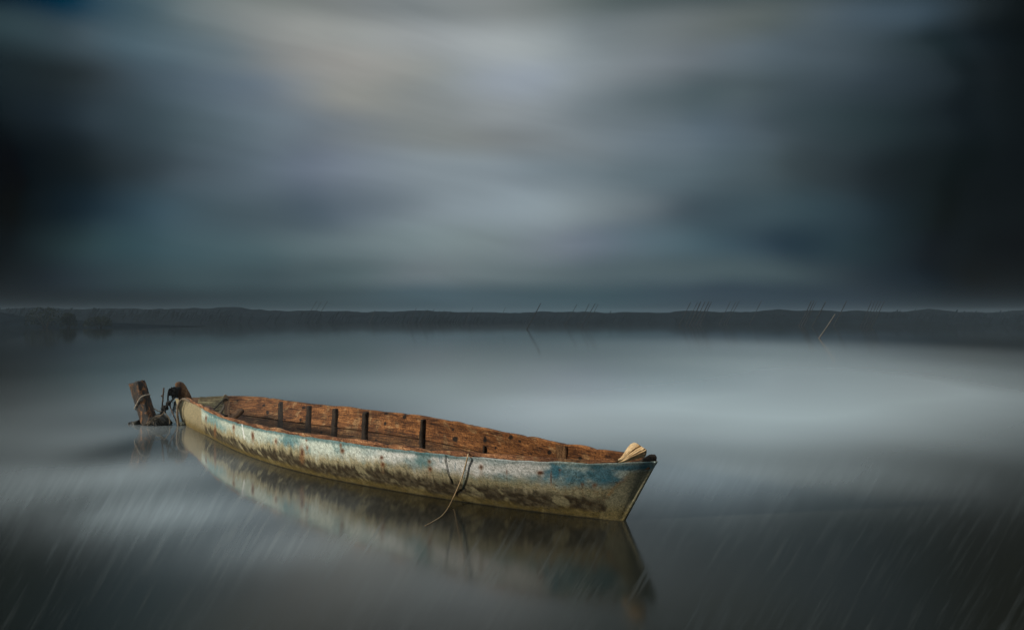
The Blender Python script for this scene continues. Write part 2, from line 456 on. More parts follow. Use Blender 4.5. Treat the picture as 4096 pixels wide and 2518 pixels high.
for b_ in [(840,1695,34,36,.75),(870,1725,40,26,.5),(1150,1765,46,34,.85),(1190,1800,60,20,.5),(1080,1770,20,30,.4),(1365,1795,34,30,.6),(1455,1862,26,18,.8),
           (1530,1870,60,26,.55),(1660,1862,80,28,.6),(1700,1835,34,34,.75),(1905,1930,130,26,.6),(2010,1925,150,32,.65),(1760,1900,60,26,.5),(1330,1860,60,22,.35),
           (2130,1930,90,24,.6),(1990,1850,60,14,.35),(1590,1905,60,18,.5),(1250,1750,30,18,.4),(1480,1808,40,14,.35)]:
    C = lerp(C, teal, blob(*b_))
for b_ in [(2260,1935,110,30,.55),(2380,1965,90,22,.6),(2222,1880,42,30,.95),(2290,1900,70,34,.8),(2400,1900,70,46,.9),(2450,1935,50,26,.85),(2330,1945,80,24,.7),(2520,1868,90,14,.9),(2350,1862,110,9,.6),(2590,1862,30,30,.7),(2430,1975,50,16,.5),(1150,1775,24,16,.5),(1640,1868,36,12,.4)]:
    C = lerp(C, blue, blob(*b_))
# teal edge of the paint along the rim
rim = (1 - sstep(0.035, 0.10, VV + (fin - .5) * 0.06)) * sstep(790, 830, px) * (0.95 - 0.45 * sstep(1800, 2000, px))
C = lerp(C, teal * 0.7, rim * 0.9)
# drawn-out weed and silt line towards the water
strk2 = fbm(PS + 15, 70.0, 3)
cr = 1 - 0.55 * sstep(1700, 2050, px)
wl = VV + ((strk - 0.5) * 0.22 + (strk2 - 0.5) * 0.20) * cr + (big - 0.5) * 0.26 * cr + (mid_ - 0.5) * 0.14
edge0 = np.interp(px, [700, 900, 1100, 1300, 1700, 2100, 2500], [0.56, 0.54, 0.49, 0.52, 0.54, 0.55, 0.56])
C = lerp(C, np.array([0.32, 0.26, 0.13]), sstep(edge0 - 0.28, edge0 - 0.03, wl) * 0.85)
C = lerp(C, np.array([0.22, 0.15, 0.06]), sstep(0.60, 0.70, fbm(P + 31, 45.0, 3)) * sstep(0.1, 0.5, VV) * 0.55)
C = lerp(C, brown, sstep(edge0 - 0.05, edge0 + 0.10, wl) * (0.78 + 0.22 * sstep(.35, .6, fin)))
C = lerp(C, np.array([0.33, 0.29, 0.17]), sstep(0.60, 0.72, mid_) * sstep(edge0 - .05, edge0 + .05, wl) * 0.75)
C = lerp(C, olive, sstep(0.80, 0.92, VV + (mid_ - 0.5) * 0.25) * 0.72)
C = lerp(C, np.array([0.02, 0.02, 0.012]), sstep(0.965, 1.0, VV + (fin - .5) * .03) * 0.85)
# bare tan cloth at the left end
bare = (1 - sstep(806, 818, px + (mid_ - 0.5) * 26 + (py - 1700) * -0.12)) * (px > 600)
C = lerp(C, lerp(np.tile(tan_, (len(P), 1)), np.array([0.13, 0.09, 0.022]), sstep(0.55, 1.0, VV + (fin - .5) * .3)), bare)
# bare olive cloth at the right end
dr = (px - 2470) * 0.8 - (1945 - py) * 0.55 + (mid_ - 0.5) * 95
br = sstep(-6, 10, dr) * sstep(1868, 1892, py + (mid_ - .5) * 40 + (px - 2560) * 0.1)
C = lerp(C, greyol, br * 0.95)
C = lerp(C, np.array([0.24, 0.13, 0.04]), np.exp(-((dr + 2) / 9) ** 2) * (py > 1900) * (py < 1980) * 0.7)
C = lerp(C, olive * 0.8, br * sstep(0.62, 0.9, VV) * 0.8)
# rust round the fastenings
rust = np.array([0.15, 0.038, 0.008])
for x0, y0, rx, ry in [(935,1708,5,12),(1012,1742,6,16),(1104,1763,6,10),(1229,1789,4,8),(1225,1760,4,4),(1371,1802,9,9),(1527,1828,7,7),(1531,1856,7,9),(1717,1844,7,7),(1720,1875,8,8),
                       (1925,1865,8,10),(2027,1886,3,10),(2160,1889,11,8),(2378,1938,9,7),(2204,1911,3,26),(1208,1815,9,30),(2240,1878,4,4),(2330,1935,5,5),(1363,1780,4,8),(860,1720,4,22),(824,1672,4,10)]:
    d = np.sqrt(((px - x0) / rx) ** 2 + ((py - y0) / ry) ** 2) + (fin - 0.5) * 1.0 + (mid_ - .5) * .5
    C = lerp(C, np.array([0.27, 0.12, 0.035]), (1 - sstep(0.7, 1.8, d)) * 0.55)
    C = lerp(C, rust * 0.6, (1 - sstep(0.35, 0.85, d)) * 0.95)
    C = lerp(C, np.array([0.25, 0.14, 0.06]), np.exp(-((px - x0) / (rx * 0.9)) ** 2) * sstep(y0, y0 + 8, py) * (1 - sstep(y0 + 20, y0 + 50, py)) * 0.35)
# thin dark runs and scratches, and the straw's shadow painted on the hull
for x0, y0, x1, y1, w_, c_ in [(1757,1822,1762,1850,1.6,(0.02,0.1,0.14)),(1767,1826,1766,1850,1.5,(0.02,0.1,0.14)),(1822,1850,1820,1880,1.6,(0.03,0.13,0.17)),(1865,1850,1852,1955,2.2,(0.03,0.10,0.12)),(968,1697,978,1755,1.8,(0.8,0.8,0.8)),(2195,2010,2196,2050,2.0,(0.05,0.04,0.02)),
                              (2265,1950,2255,1985,2,(.2,.15,.08)),(2290,1975,2300,1955,2,(.2,.15,.08)),(2300,1955,2325,1952,2,(.2,.15,.08)),(2325,1952,2335,1985,2,(.2,.15,.08)),(2390,1960,2392,1995,2,(.2,.15,.08)),(2410,1965,2412,2000,2,(.2,.15,.08))]:
    L2 = (x1 - x0) ** 2 + (y1 - y0) ** 2; tt = np.clip(((px - x0) * (x1 - x0) + (py - y0) * (y1 - y0)) / L2, 0, 1)
    d = np.hypot(px - x0 - tt * (x1 - x0), py - y0 - tt * (y1 - y0))
    C = lerp(C, np.array(c_), (1 - sstep(w_ * .6, w_ * 1.6, d)) * 0.8)
farside = np.zeros(len(P), bool)
idx = np.arange(len(P)) % m_; farside = (idx >= N + 7) & (idx < 2 * N + 7)
Cf = lerp(np.tile(np.array([0.5, 0.54, 0.55]), (len(P), 1)), teal, sstep(0.5, 0.62, big))
Cf = lerp(Cf, brown, sstep(0.5, 0.65, wl))
Cf = lerp(Cf, tan_, 1 - sstep(890, 905, px))
C[farside] = Cf[farside]
C[nb + m_:] = np.array([0.1, 0.05, 0.02])
C[farside & (VV < 0.06)] = np.array([0.12, 0.06, 0.025])
C[nb:][idx[nb:] >= N] = np.array([0.12, 0.06, 0.025])
hull = mesh_obj('hull', hv, hf, M_hull, boat, cols=np.clip(C, 0, 0.9))

# ---- planking
KNOTS = [(1055,1620,5,6),(1070,1648,7,9),(1215,1630,8,6),(1283,1622,4,4),(1540,1694,6,8),(1545,1653,9,6),(1618,1666,7,8),(1812,1717,6,6),(1821,1755,11,12),(1940,1757,7,14),(2042,1749,11,9),(2080,1763,7,5),(2198,1808,8,9),(2320,1832,8,8),(1504,1759,6,5),(1110,1679,5,5),(1286,1728,5,6),(1202,1678,4,5),(950,1602,5,4),(2144,1778,3,3),(1625,1757,5,5),(2125,1814,5,3),(1983,1790,4,5)]
def plank(name, side, v0, v1, off, th, t0=0.012, t1=0.985, n=520, rows=16, top=None, mode='far', tint=(0.225, 0.086, 0.025)):
    t = np.linspace(t0, t1, n); rings = []; vv = np.linspace(v0, v1, rows)
    prof = [(v, off + th) for v in vv] + [(v1, off), (v0, off)]
    stack = []
    for k, (v, o_) in enumerate(prof):
        p = side_pt(side, t, v, o_)
        if top is not None:
            w = np.clip(1 - (v - v0) / 0.22, 0, 1)
            p = p + np.array([0, 0, 1]) * (top(t) * w)[:, None]
        stack.append(p)
    # bevel look: soften the inner top corner
    stack[0] = 0.7 * stack[0] + 0.3 * (stack[-1]) - np.array([0, 0, 0.001])
    rings = np.stack(stack, 1)
    v_, f_ = loft(rings)
    X, Y = proj(v_)
    vcol = np.tile(np.array([p_[0] for p_ in prof]), n); tcol = np.repeat(t, len(prof))
    c = np.tile(np.array(tint), (len(v_), 1))
    a1 = fbm(v_ + 11, 2.2, 4); a2 = fbm(v_ + 2, 12, 3); a3 = fbm(v_ + 8, 55, 3)
    c = lerp(c, np.array(tint) * np.array([0.55, 0.5, 0.5]), sstep(0.45, 0.7, a1) * 0.8)
    c = lerp(c, np.array([0.33, 0.20, 0.09]), sstep(0.58, 0.72, a2) * 0.45)
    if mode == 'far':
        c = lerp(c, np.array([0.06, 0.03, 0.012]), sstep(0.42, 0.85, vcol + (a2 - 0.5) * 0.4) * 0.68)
        for x0, y0, rx, ry in KNOTS:
            d = np.sqrt(((X - x0) / rx) ** 2 + ((Y - y0) / ry) ** 2) + (a2 - 0.5) * 0.7 + (a3 - 0.5) * 0.8
            rg = np.sqrt(((X - x0) / (rx * 3.2)) ** 2 + ((Y - y0) / (ry * 1.9)) ** 2)
            c = lerp(c, np.array([0.14, 0.05, 0.015]), (1 - sstep(0.7, 1.1, rg)) * (0.5 + 0.5 * np.sin(rg * 22)) * 0.5)
            c = lerp(c, np.array([0.008, 0.005, 0.003]), (1 - sstep(0.75, 1.15, d)) * 0.97)
        painted = 1 - sstep(893, 905, X + (a2 - .5) * 14)
        c = lerp(c, np.array([0.24, 0.20, 0.10]) * (0.55 + 0.9 * a2[:, None]), painted * 0.9)
    uv = np.stack([tcol * LEN, vcol * 0.32], 1)
    return mesh_obj(name, v_, f_, M_plank, boat, cols=c, uvs=uv)

def chips(seed, amp, base, fr):
    def fn(t):
        q = np.stack([t * LEN, t * 0 + seed, t * 0], 1)
        a = vn(q, fr); b_ = vn(q + 9, fr * 3.1); c_ = vn(q + 4, fr * 0.45)
        return base + amp * (np.abs(np.sin((t * LEN * fr + a * 2.5) * 1.6)) ** 0.5 * (0.5 + c_) - 0.5) + amp * 0.35 * (b_ - 0.5)
    return fn
plank('plank', 1, 0.0, 0.585, 0.013, 0.024, top=chips(2, 0.010, 0.004, 3.2), n=1200, rows=32)
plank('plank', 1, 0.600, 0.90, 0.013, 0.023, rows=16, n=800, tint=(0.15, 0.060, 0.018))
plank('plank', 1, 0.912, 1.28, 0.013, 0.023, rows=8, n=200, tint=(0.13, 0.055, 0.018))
plank('plank', -1, -0.02, 0.50, 0.013, 0.026, t0=0.05, t1=0.984, top=chips(5, 0.018, 0.013, 2.3), mode='near', tint=(0.32, 0.135, 0.055), n=900)
plank('plank', -1, 0.515, 0.90, 0.013, 0.023, rows=6, n=120, mode='near')
plank('plank', -1, 0.912, 1.28, 0.013, 0.023, rows=6, n=120, mode='near')
# floor boards
tf = np.linspace(0.06, 0.95, 60)
for k in range(5):
    a = -1 + 2 * k / 5 + 0.02; b_ = -1 + 2 * (k + 1) / 5 - 0.02
    Wn = side_pt(-1, tf, 1.24, 0.045); Wf = side_pt(1, tf, 1.24, 0.045); Mi = 0.5 * (Wn + Wf)
    A = Mi + (Wf - Mi) * a; B = Mi + (Wf - Mi) * b_
    A[:, 2] = B[:, 2] = -0.082 + 0.004 * (k % 2)
    dn = np.array([0, 0, -0.02])
    v_, f_ = loft(np.stack([A, B, B + dn, A + dn], 1))
    mesh_obj('floor_board', v_, f_, M_rib, boat, uvs=np.stack([np.repeat(tf * LEN, 4), np.tile([0, .1, .12, .2], 60)], 1), smooth=False)

# ---- frames (ribs) along the inside
def t_at_px(side, X, v=0.3):
    t = np.linspace(0.01, 0.99, 2000); q, _ = proj(side_pt(side, t, v, 0.04)); return float(np.interp(X, q, t))
def rib(side, X, width, v0, v1, proud, name='rib', mat=None, wob=0.006, lean=0.0, z0=0.0):
    tc_ = t_at_px(side, X); n = 22; rings = []
    for k in range(n):
        f = k / (n - 1); v = v0 + (v1 - v0) * f
        tt = t_at_px(side, X + lean * f, v) + wob * (vn(np.array([[k * 0.35, X * 0.1, 0]]))[0] - 0.5) / LEN * 3
        w = width * (0.92 + 0.3 * vn(np.array([[k * 0.5, X, 3.0]]))[0]) / 2
        pr = proud * (0.85 + 0.4 * vn(np.array([[k * 0.6, X, 8.0]]))[0]) * (0.75 if k == 0 else 1)
        pts = []
        for du, o_ in [(-1, 0.036), (-1, 0.037 + pr * .8), (-.7, 0.037 + pr), (.7, 0.037 + pr * .97), (1, 0.037 + pr * .75), (1, 0.036)]:
            p = side_pt(side, np.array([tt + du * w / LEN]), v, o_)[0] + np.array([0, 0, z0])
            pts.append(p)
        rings.append(pts)
    v_, f_ = loft(rings)
    uv = np.stack([np.repeat(np.linspace(0, .35, n), 6), np.tile(np.linspace(0, .08, 6), n)], 1)
    return mesh_obj(name, v_, f_, mat or M_rib, boat, uvs=uv, smooth=False)
for X, w in [(1128, .062), (1241, .062), (1345, .066), (1466, .062), (1697, .048)]:
    rib(1, X, w * 0.85, 0.045, 1.2, 0.034, lean=-7)
rib(1, 1943, 0.026, 0.42, 1.2, 0.022, wob=0.02)
rib(1, 2246, 0.115, 0.03, 1.2, 0.012, mat=M_ribpale)
rib(1, 912, 0.045, 0.0, 1.2, 0.030, mat=M_ribpale)
for X, z0 in [(1125, .004), (1241, .006), (1387, .006), (1550, .008), (1735, .006), (2062, .010)]:
    rib(-1, X, 0.075, -0.03, 1.1, 0.030, z0=z0)

# ---- stem post at the left end, log stub at the right end
def blocky(rings_def, seg=20, power=3.0, nz=0.01, ns=14):
    """rings_def: list of (centre, ux, uy, rx, ry)"""
    out = []
    for c, ux, uy, rx, ry in rings_def:
        ring = []
        for j in range(seg):
            a = 2 * math.pi * j / seg; ca, sa = math.cos(a), math.sin(a)
            k = (abs(ca) ** power + abs(sa) ** power) ** (-1 / power)
            p = np.array(c) + np.array(ux) * ca * k * rx + np.array(uy) * sa * k * ry
            p = p + (np.array(ux) * ca + np.array(uy) * sa) * nz * (fbm(p[None], ns, 3)[0] - 0.5) * 2
            ring.append(p)
        out.append(ring)
    return loft(out)
dst = 11.12
xx = np.array([1, 0.15, 0]); xx = xx / np.linalg.norm(xx); yv = np.array([-0.15, 1, 0])
defs = []
for (cx, cy, w, dp) in [(752,1640,56,.06),(746,1610,54,.06),(741,1592,52,.06),(735,1575,49,.06),(728,1558,44,.058),(722,1544,40,.055),(718,1535,34,.05),(717,1529,24,.04),(717,1526,10,.02)]:
    defs.append((at_depth(cx, cy, dst), xx, yv, w / F * dst / 2, dp))
v_, f_ = blocky(defs, 24, 3.0, 0.006)
mesh_obj('stem_post', v_, f_, M_stem, boat, uvs=np.stack([v_[:, 2], v_[:, 0]], 1))
tipd = TR[1]
logc = TR + np.array([-0.012, 0.02, 0.010])
ld = U * 0.86 + np.array([0, 0, 0.42]); ld /= np.linalg.norm(ld)
sd_ = np.cross(ld, [0, 0, 1]); sd_ /= np.linalg.norm(sd_); ud_ = np.cross(sd_, ld)
defs = []
for q, rr in [(-.16, .020), (-.10, .023), (-.04, .025), (0.0, .025), (.018, .024), (.030, .018), (.035, .009)]:
    defs.append((logc + ld * (q - 0.015), sd_, ud_, rr, rr))
v_, f_ = blocky(defs, 18, 2.2, 0.006, 30)
mesh_obj('log_end', v_, f_, M_rib, boat, uvs=np.stack([v_ @ ld, v_ @ sd_], 1))
# small foredeck filling the right tip, and one at the left tip
def deck(t0, t1, dz, mat):
    t = np.linspace(t0, t1, 30)
    A = side_pt(-1, t, 0.06, 0.04); B = side_pt(1, t, 0.06, 0.04)
    zz = np.minimum(A[:, 2], B[:, 2]) + dz; A[:, 2] = zz; B[:, 2] = zz
    A2 = A * 0.66 + B * 0.34; B2 = A * 0.34 + B * 0.66
    A2[:, 2] += 0.006 * vn(A2, 30); B2[:, 2] += 0.008 * vn(B2, 30)
    dn = np.array([0, 0, -0.025])
    v_, f_ = loft(np.stack([A, A2, B2, B, B + dn, A + dn], 1))
    return mesh_obj('end_deck', v_, f_, mat, boat, uvs=np.stack([v_ @ U, v_ @ NN], 1))
deck(0.9875, 0.998, -0.004, M_ribpale)

# ------------------------------------------------------------------ water
M_water, t, b, o = material('long_exposure_water')
g = t.new('ShaderNodeNewGeometry').outputs['Position']
gx, gy, gz = t.sep(g)
lowf = t.noise(t.vmath('MULTIPLY', g, (0.16, 0.10, 0)), 1.0, 3, 0.5)
lowf2 = t.noise(t.vmath('MULTIPLY', g, (0.5, 0.33, 0)), 1.0, 4, 0.5)
gw = t.vmath('ADD', g, t.comb(t.math('MULTIPLY', t.math('SUBTRACT', lowf2, 0.5), 0.6), t.math('MULTIPLY', t.math('SUBTRACT', lowf, 0.5), 1.2), 0))
# sky glow on the water, painted into the base colour as pale patches
WATER_GLOW = [  # x, y, sx, sy, amount
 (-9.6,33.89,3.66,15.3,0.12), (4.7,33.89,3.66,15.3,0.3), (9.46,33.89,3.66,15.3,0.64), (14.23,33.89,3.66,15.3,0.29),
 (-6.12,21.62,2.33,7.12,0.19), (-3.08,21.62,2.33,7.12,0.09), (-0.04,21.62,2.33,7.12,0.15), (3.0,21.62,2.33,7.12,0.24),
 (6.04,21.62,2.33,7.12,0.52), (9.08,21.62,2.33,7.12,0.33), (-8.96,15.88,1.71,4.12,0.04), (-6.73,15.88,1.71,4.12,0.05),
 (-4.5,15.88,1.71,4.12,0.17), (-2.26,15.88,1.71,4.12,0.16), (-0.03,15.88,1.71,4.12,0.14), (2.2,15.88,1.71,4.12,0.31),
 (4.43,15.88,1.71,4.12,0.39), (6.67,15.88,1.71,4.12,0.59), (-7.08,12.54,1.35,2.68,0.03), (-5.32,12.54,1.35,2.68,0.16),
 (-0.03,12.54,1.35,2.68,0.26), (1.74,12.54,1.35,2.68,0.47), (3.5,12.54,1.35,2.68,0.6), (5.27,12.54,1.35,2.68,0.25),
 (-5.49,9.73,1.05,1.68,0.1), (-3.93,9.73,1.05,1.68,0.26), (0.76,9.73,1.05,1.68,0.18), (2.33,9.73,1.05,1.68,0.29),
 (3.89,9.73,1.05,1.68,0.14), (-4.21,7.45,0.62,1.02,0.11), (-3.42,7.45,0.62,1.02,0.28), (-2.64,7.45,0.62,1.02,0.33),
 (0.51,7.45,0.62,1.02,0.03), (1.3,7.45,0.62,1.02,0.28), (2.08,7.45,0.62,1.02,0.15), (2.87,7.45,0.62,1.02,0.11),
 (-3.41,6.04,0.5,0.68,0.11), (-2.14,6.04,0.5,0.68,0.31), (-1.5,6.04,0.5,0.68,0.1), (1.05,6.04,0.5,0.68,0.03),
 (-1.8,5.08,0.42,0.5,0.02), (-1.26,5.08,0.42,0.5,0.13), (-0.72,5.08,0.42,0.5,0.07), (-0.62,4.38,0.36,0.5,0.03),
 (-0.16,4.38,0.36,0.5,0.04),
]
glow = None
for (bx, by, sx, sy, am) in WATER_GLOW:
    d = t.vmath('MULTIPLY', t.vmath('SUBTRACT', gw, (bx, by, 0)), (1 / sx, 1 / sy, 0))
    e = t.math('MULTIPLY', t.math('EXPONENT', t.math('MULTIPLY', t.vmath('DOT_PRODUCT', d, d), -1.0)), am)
    glow = e if glow is None else t.math('ADD', glow, e)
# streaks in the painted glow and the roughness, fanning from a point beside the camera
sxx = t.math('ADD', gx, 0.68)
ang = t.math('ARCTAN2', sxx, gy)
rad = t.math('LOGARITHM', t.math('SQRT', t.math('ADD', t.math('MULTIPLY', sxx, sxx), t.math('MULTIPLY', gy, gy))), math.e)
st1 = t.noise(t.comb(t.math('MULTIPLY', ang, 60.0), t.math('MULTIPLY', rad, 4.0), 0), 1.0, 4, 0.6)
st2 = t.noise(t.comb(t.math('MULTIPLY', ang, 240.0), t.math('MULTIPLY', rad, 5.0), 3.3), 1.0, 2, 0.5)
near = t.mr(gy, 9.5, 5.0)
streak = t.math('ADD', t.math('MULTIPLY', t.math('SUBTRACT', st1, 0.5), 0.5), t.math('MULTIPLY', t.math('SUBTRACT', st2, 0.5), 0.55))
glow = t.math('MULTIPLY', glow, t.math('ADD', 1.0, t.math('MULTIPLY', t.math('MULTIPLY', streak, near), 0.8)))
glow = t.math('ADD', glow, t.math('MULTIPLY', t.math('MULTIPLY', t.math('MAXIMUM', streak, 0.0), near), 0.09))
post_refl = t.vmath('MULTIPLY', t.vmath('SUBTRACT', g, (-3.42, 9.2, 0)), (1 / 0.38, 1 / 1.4, 0))     # painted glow thinned to darken the post's reflection
glow = t.math('MULTIPLY', t.math('MAXIMUM', glow, 0.0), t.math('SUBTRACT', 1.0, t.math('MULTIPLY', t.math('EXPONENT', t.math('MULTIPLY', t.vmath('DOT_PRODUCT', post_refl, post_refl), -1.0)), 0.7)))
alb = t.mix(t.math('MINIMUM', glow, 1.0), (0.009, 0.009, 0.005, 1), (0.79, 0.91, 0.93, 1))
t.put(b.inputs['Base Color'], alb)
t.put(b.inputs['Roughness'], t.math('ADD', 0.055, t.math('MULTIPLY', t.math('ADD', t.math('MULTIPLY', t.mr(gy, 7.5, 4.4), 0.13), t.math('MULTIPLY', t.math('MAXIMUM', streak, 0.0), near)), 0.6)))
b.inputs['IOR'].default_value = 1.36
wb = t.noise(t.vmath('MULTIPLY', g, (1.0, 1.0, 0)), 1.6, 2, 0.5)
bump(t, b, wb, 0.10, 0.008)
hole = []
th = np.linspace(0.004, 0.996, 150)
A = side_pt(-1, th, 1.0, 0.010); B = side_pt(1, th, 1.0, 0.010)
hole = [Vector((p[0], p[1], 0)) for p in A] + [Vector((p[0], p[1], 0)) for p in B[::-1]]
S_ = 700
outer = [Vector((-S_, -60, 0)), Vector((S_, -60, 0)), Vector((S_, 400, 0)), Vector((-S_, 400, 0))]
tris = tessellate_polygon([outer, hole])
wv = [tuple(v) for v in outer + hole]
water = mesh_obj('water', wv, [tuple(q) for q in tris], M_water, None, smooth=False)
tag(water, kind='structure')
me = water.data
if me.polygons[0].normal.z < 0: me.flip_normals()

# ------------------------------------------------------------------ far shore, headland, bushes
M_far = m_simple('dark_scrub_land', (0.003, 0.005, 0.007), (0.009, 0.014, 0.018), 0.6, 0.95, 0.0, 0.0)
def mound(name, path, depth, hfun, mat, n=400, prof=10, nsc=0.25, amp=0.5):
    """path: fn(q)->(x,y) front waterline; ridge grows behind it"""
    rings = []
    for i in range(n):
        q = i / (n - 1); fx, fy = path(q); h = hfun(q)
        ring = []
        for k in range(prof + 1):
            s = k / prof; zz = math.sin(math.pi * s) ** 0.7 * h
            p = np.array([fx, fy + depth * s, 0.0])
            nn = fbm((p * np.array([1, 1, 0]))[None], nsc, 4)[0]
            zz *= 1 + amp * (nn - 0.5) * 2
            ring.append((p[0], p[1] + (nn - .5) * 3 * (1 if 0 < k < prof else 0), zz - 0.15 if k in (0, prof) else zz))
        rings.append(ring)
    v, f = loft(rings, closed=False)
    o_ = mesh_obj(name, v, f, mat); return o_
def far_h(q):
    X = -300 + q * 600
    return float(np.interp(X, [-300, -75, -30, -20, 0, 60, 130, 300], [2.2, 2.2, 2.0, 1.6, 1.6, 1.8, 2.0, 2.0]))
tag(mound('far_shore', lambda q: (-300 + q * 600, 150 + 4 * math.sin(q * 30)), 26, far_h, M_far, n=1400, nsc=0.16, amp=0.45), kind='structure')
def head_h(q):
    return float(np.interp(q, [0, .45, .60, .72, .86, 1.0], [3.0, 2.6, 2.1, 1.0, 0.45, 0.03]))
tag(mound('headland', lambda q: (-90 + q * 57, 88 + q * 8), 12, head_h, M_far, n=160, nsc=0.5, amp=0.3), kind='structure')

rs = random.Random(21); V = []; Fc = []
for k in range(7000):
    X = rs.uniform(-190, 190); dens = vn(np.array([[X * .11, 2, 0]]))[0] * .6 + vn(np.array([[X * .4, 5, 0]]))[0] * .4
    if rs.random() > max(0.05, (dens - 0.35) * 3.0): continue
    Y = 148 + rs.random() * 5; h_ = (far_h((X + 300) / 600) * 0.5 + 1.15 * rs.random() ** 1.6 * (0.4 + dens)); ln = h_ * (0.45 + 0.15 * rs.random()); w_ = 0.015 + 0.03 * rs.random()
    i = len(V); V += [(X - w_, Y, -.05), (X + w_, Y, -.05), (X + ln + w_ * .5, Y + rs.gauss(0, .3), h_), (X + ln - w_ * .5, Y + .02, h_)]; Fc.append((i, i + 1, i + 2, i + 3))
tag(mesh_obj('reed_bed', V, Fc, M_far, smooth=False), kind='stuff')

M_leaf = m_simple('dark_foliage', (0.008, 0.012, 0.008), (0.03, 0.035, 0.022), 1.5, 0.9, 0.0, 0.0)
M_bark = m_simple('dark_bark', (0.01, 0.008, 0.006), (0.03, 0.024, 0.018), 4)
def bush(bx, by, h, w, label, seed):
    rs = random.Random(seed)
    root = empty('shore_bush', (bx, by, 0), label, 'bush', 'bushes along the dark headland')
    V = []; Fc = []
    for k in range(900):
        a = rs.random() * 6.283; r_ = math.sqrt(rs.random()) * w * (0.75 + 0.25 * math.sin(a * 3 + seed)); zz = h * (0.15 + 0.85 * rs.random() ** 0.8) * (1 - 0.55 * (r_ / w) ** 2)
        c = np.array([bx + math.cos(a) * r_, by + math.sin(a) * r_, zz]); s_ = 0.05 + 0.07 * rs.random()
        d1 = np.array([rs.gauss(0, 1), rs.gauss(0, 1), rs.gauss(0, 1)]); d1 /= np.linalg.norm(d1)
        d2 = np.cross(d1, [rs.gauss(0, 1), rs.gauss(0, 1), rs.gauss(0, 1)]); d2 /= np.linalg.norm(d2)
        i = len(V); V += [c - d1 * s_, c + d2 * s_ * .6, c + d1 * s_, c - d2 * s_ * .6]; Fc.append((i, i + 1, i + 2, i + 3))
    mesh_obj('crown', V, Fc, M_leaf, root, smooth=False)
    parts = []
    for k in range(6):
        a = rs.random() * 6.283
        parts.append(tube([(bx + .1 * math.cos(a), by + .1 * math.sin(a), -0.05), (bx + w * .3 * math.cos(a), by + w * .3 * math.sin(a), h * .45), (bx + w * .5 * math.cos(a), by + w * .5 * math.sin(a), h * .8)], 0.04, 6, k=3, rfun=lambda q: 1 - .7 * q))
    v_, f_ = join(parts); mesh_obj('stems', v_, f_, M_bark, root)
for pxb, hb, wb_, lb, sd0 in [(150, 2.0, 2.3, 'broadest dark bush on the headland, nearest the left edge', 1), (245, 1.45, .85, 'small dark bush standing on the low headland between two bushes', 2), (372, 1.1, 1.5, 'low dark bush at the thin right tip of the headland', 3)]:
    q = at_depth(pxb, HY, 92); bush(q[0], 92.0 + 1.5, hb, wb_, lb, sd0)

# ------------------------------------------------------------------ leaning stakes off the far shore
M_stake = m_simple('dark_stake_wood', (0.006, 0.007, 0.008), (0.02, 0.02, 0.02), 2.0)
M_stake_pale = m_simple('pale_stake_wood', (0.07, 0.065, 0.055), (0.16, 0.145, 0.12), 2.0)
STK = {
 'single thick dark stake leaning right near the middle of the far water': [(2107, 1316, 2163, 1212, 5)],
 'dark stake in the loose row right of the middle': [(2258, 1303, 2308, 1216, 3), (2312, 1303, 2357, 1214, 3), (2326, 1305, 2381, 1213, 4), (2345, 1306, 2392, 1216, 2.5)],
 'dark stake in the dense cluster right of the middle': [(2716, 1300, 2763, 1207, 4), (2758, 1301, 2803, 1206, 5), (2772, 1300, 2820, 1206, 4), (2788, 1300, 2836, 1206, 5), (2800, 1298, 2846, 1206, 4), (2742, 1301, 2790, 1208, 3)],
 'dark stake right of the dense cluster': [(2876, 1295, 2922, 1205, 3), (2895, 1295, 2945, 1204, 3), (2905, 1294, 2958, 1203, 3), (2998, 1295, 3046, 1202, 3)],
 'dark stake of the bundle left of the pale pole': [(3196, 1303, 3246, 1203, 5), (3206, 1304, 3257, 1202, 5), (3214, 1305, 3266, 1204, 3), (3248, 1305, 3303, 1206, 5)],
 'lone dark stake leaning just right of the pale pole': [(3334, 1302, 3386, 1204, 5)],
 'dark stake in the comb of five at far right': [(3442, 1309, 3487, 1202, 3), (3453, 1311, 3500, 1202, 3), (3464, 1311, 3513, 1203, 3), (3474, 1310, 3524, 1204, 3), (3485, 1308, 3537, 1205, 4)],
 'faint stake in the left half of the far water': [(1216, 1283, 1268, 1203, 3), (1260, 1283, 1310, 1204, 3), (1238, 1284, 1286, 1205, 2), (1478, 1290, 1500, 1240, 3), (1632, 1305, 1665, 1232, 2.5), (1680, 1302, 1712, 1240, 2.5), (1860, 1294, 1892, 1228, 2), (1990, 1298, 2022, 1228, 2)],
}
def stake(x0, y0, x1, y1, w, label, mat, group):
    d = CAMH * F / (y0 - HY); a = at_depth(x0, y0, d); b2 = at_depth(x1, y1, d + 0.6)
    ext = a + (a - b2) / np.linalg.norm(a - b2) * 0.8
    r = w / F * d / 2
    v_, f_ = tube([ext, a, 0.5 * (a + b2) + np.array([r * .5, 0, 0]), b2], r, 8, k=4, rfun=lambda q: 1.05 - 0.35 * q, jitter=0.2)
    off = np.array([a[0], a[1], 0]); o_ = mesh_obj('leaning_stake', v_ - off, f_, mat); o_.location = off
    tag(o_, label, 'stake', group)
ORD = ['leftmost', 'second from the left', 'third from the left', 'fourth from the left', 'fifth from the left', 'sixth from the left', 'seventh from the left', 'rightmost']
for lb, lst in STK.items():
    lst = sorted(lst)
    for q, s_ in enumerate(lst):
        full = lb if len(lst) == 1 else lb + ', ' + (ORD[-1] if q == len(lst) - 1 else ORD[q]) + ' of them'
        stake(*s_, full, M_stake, 'dark stakes leaning out of the far water')
stake(3276, 1352, 3340, 1256, 6, 'pale leaning pole standing among the dark stakes on the right', M_stake_pale, None)

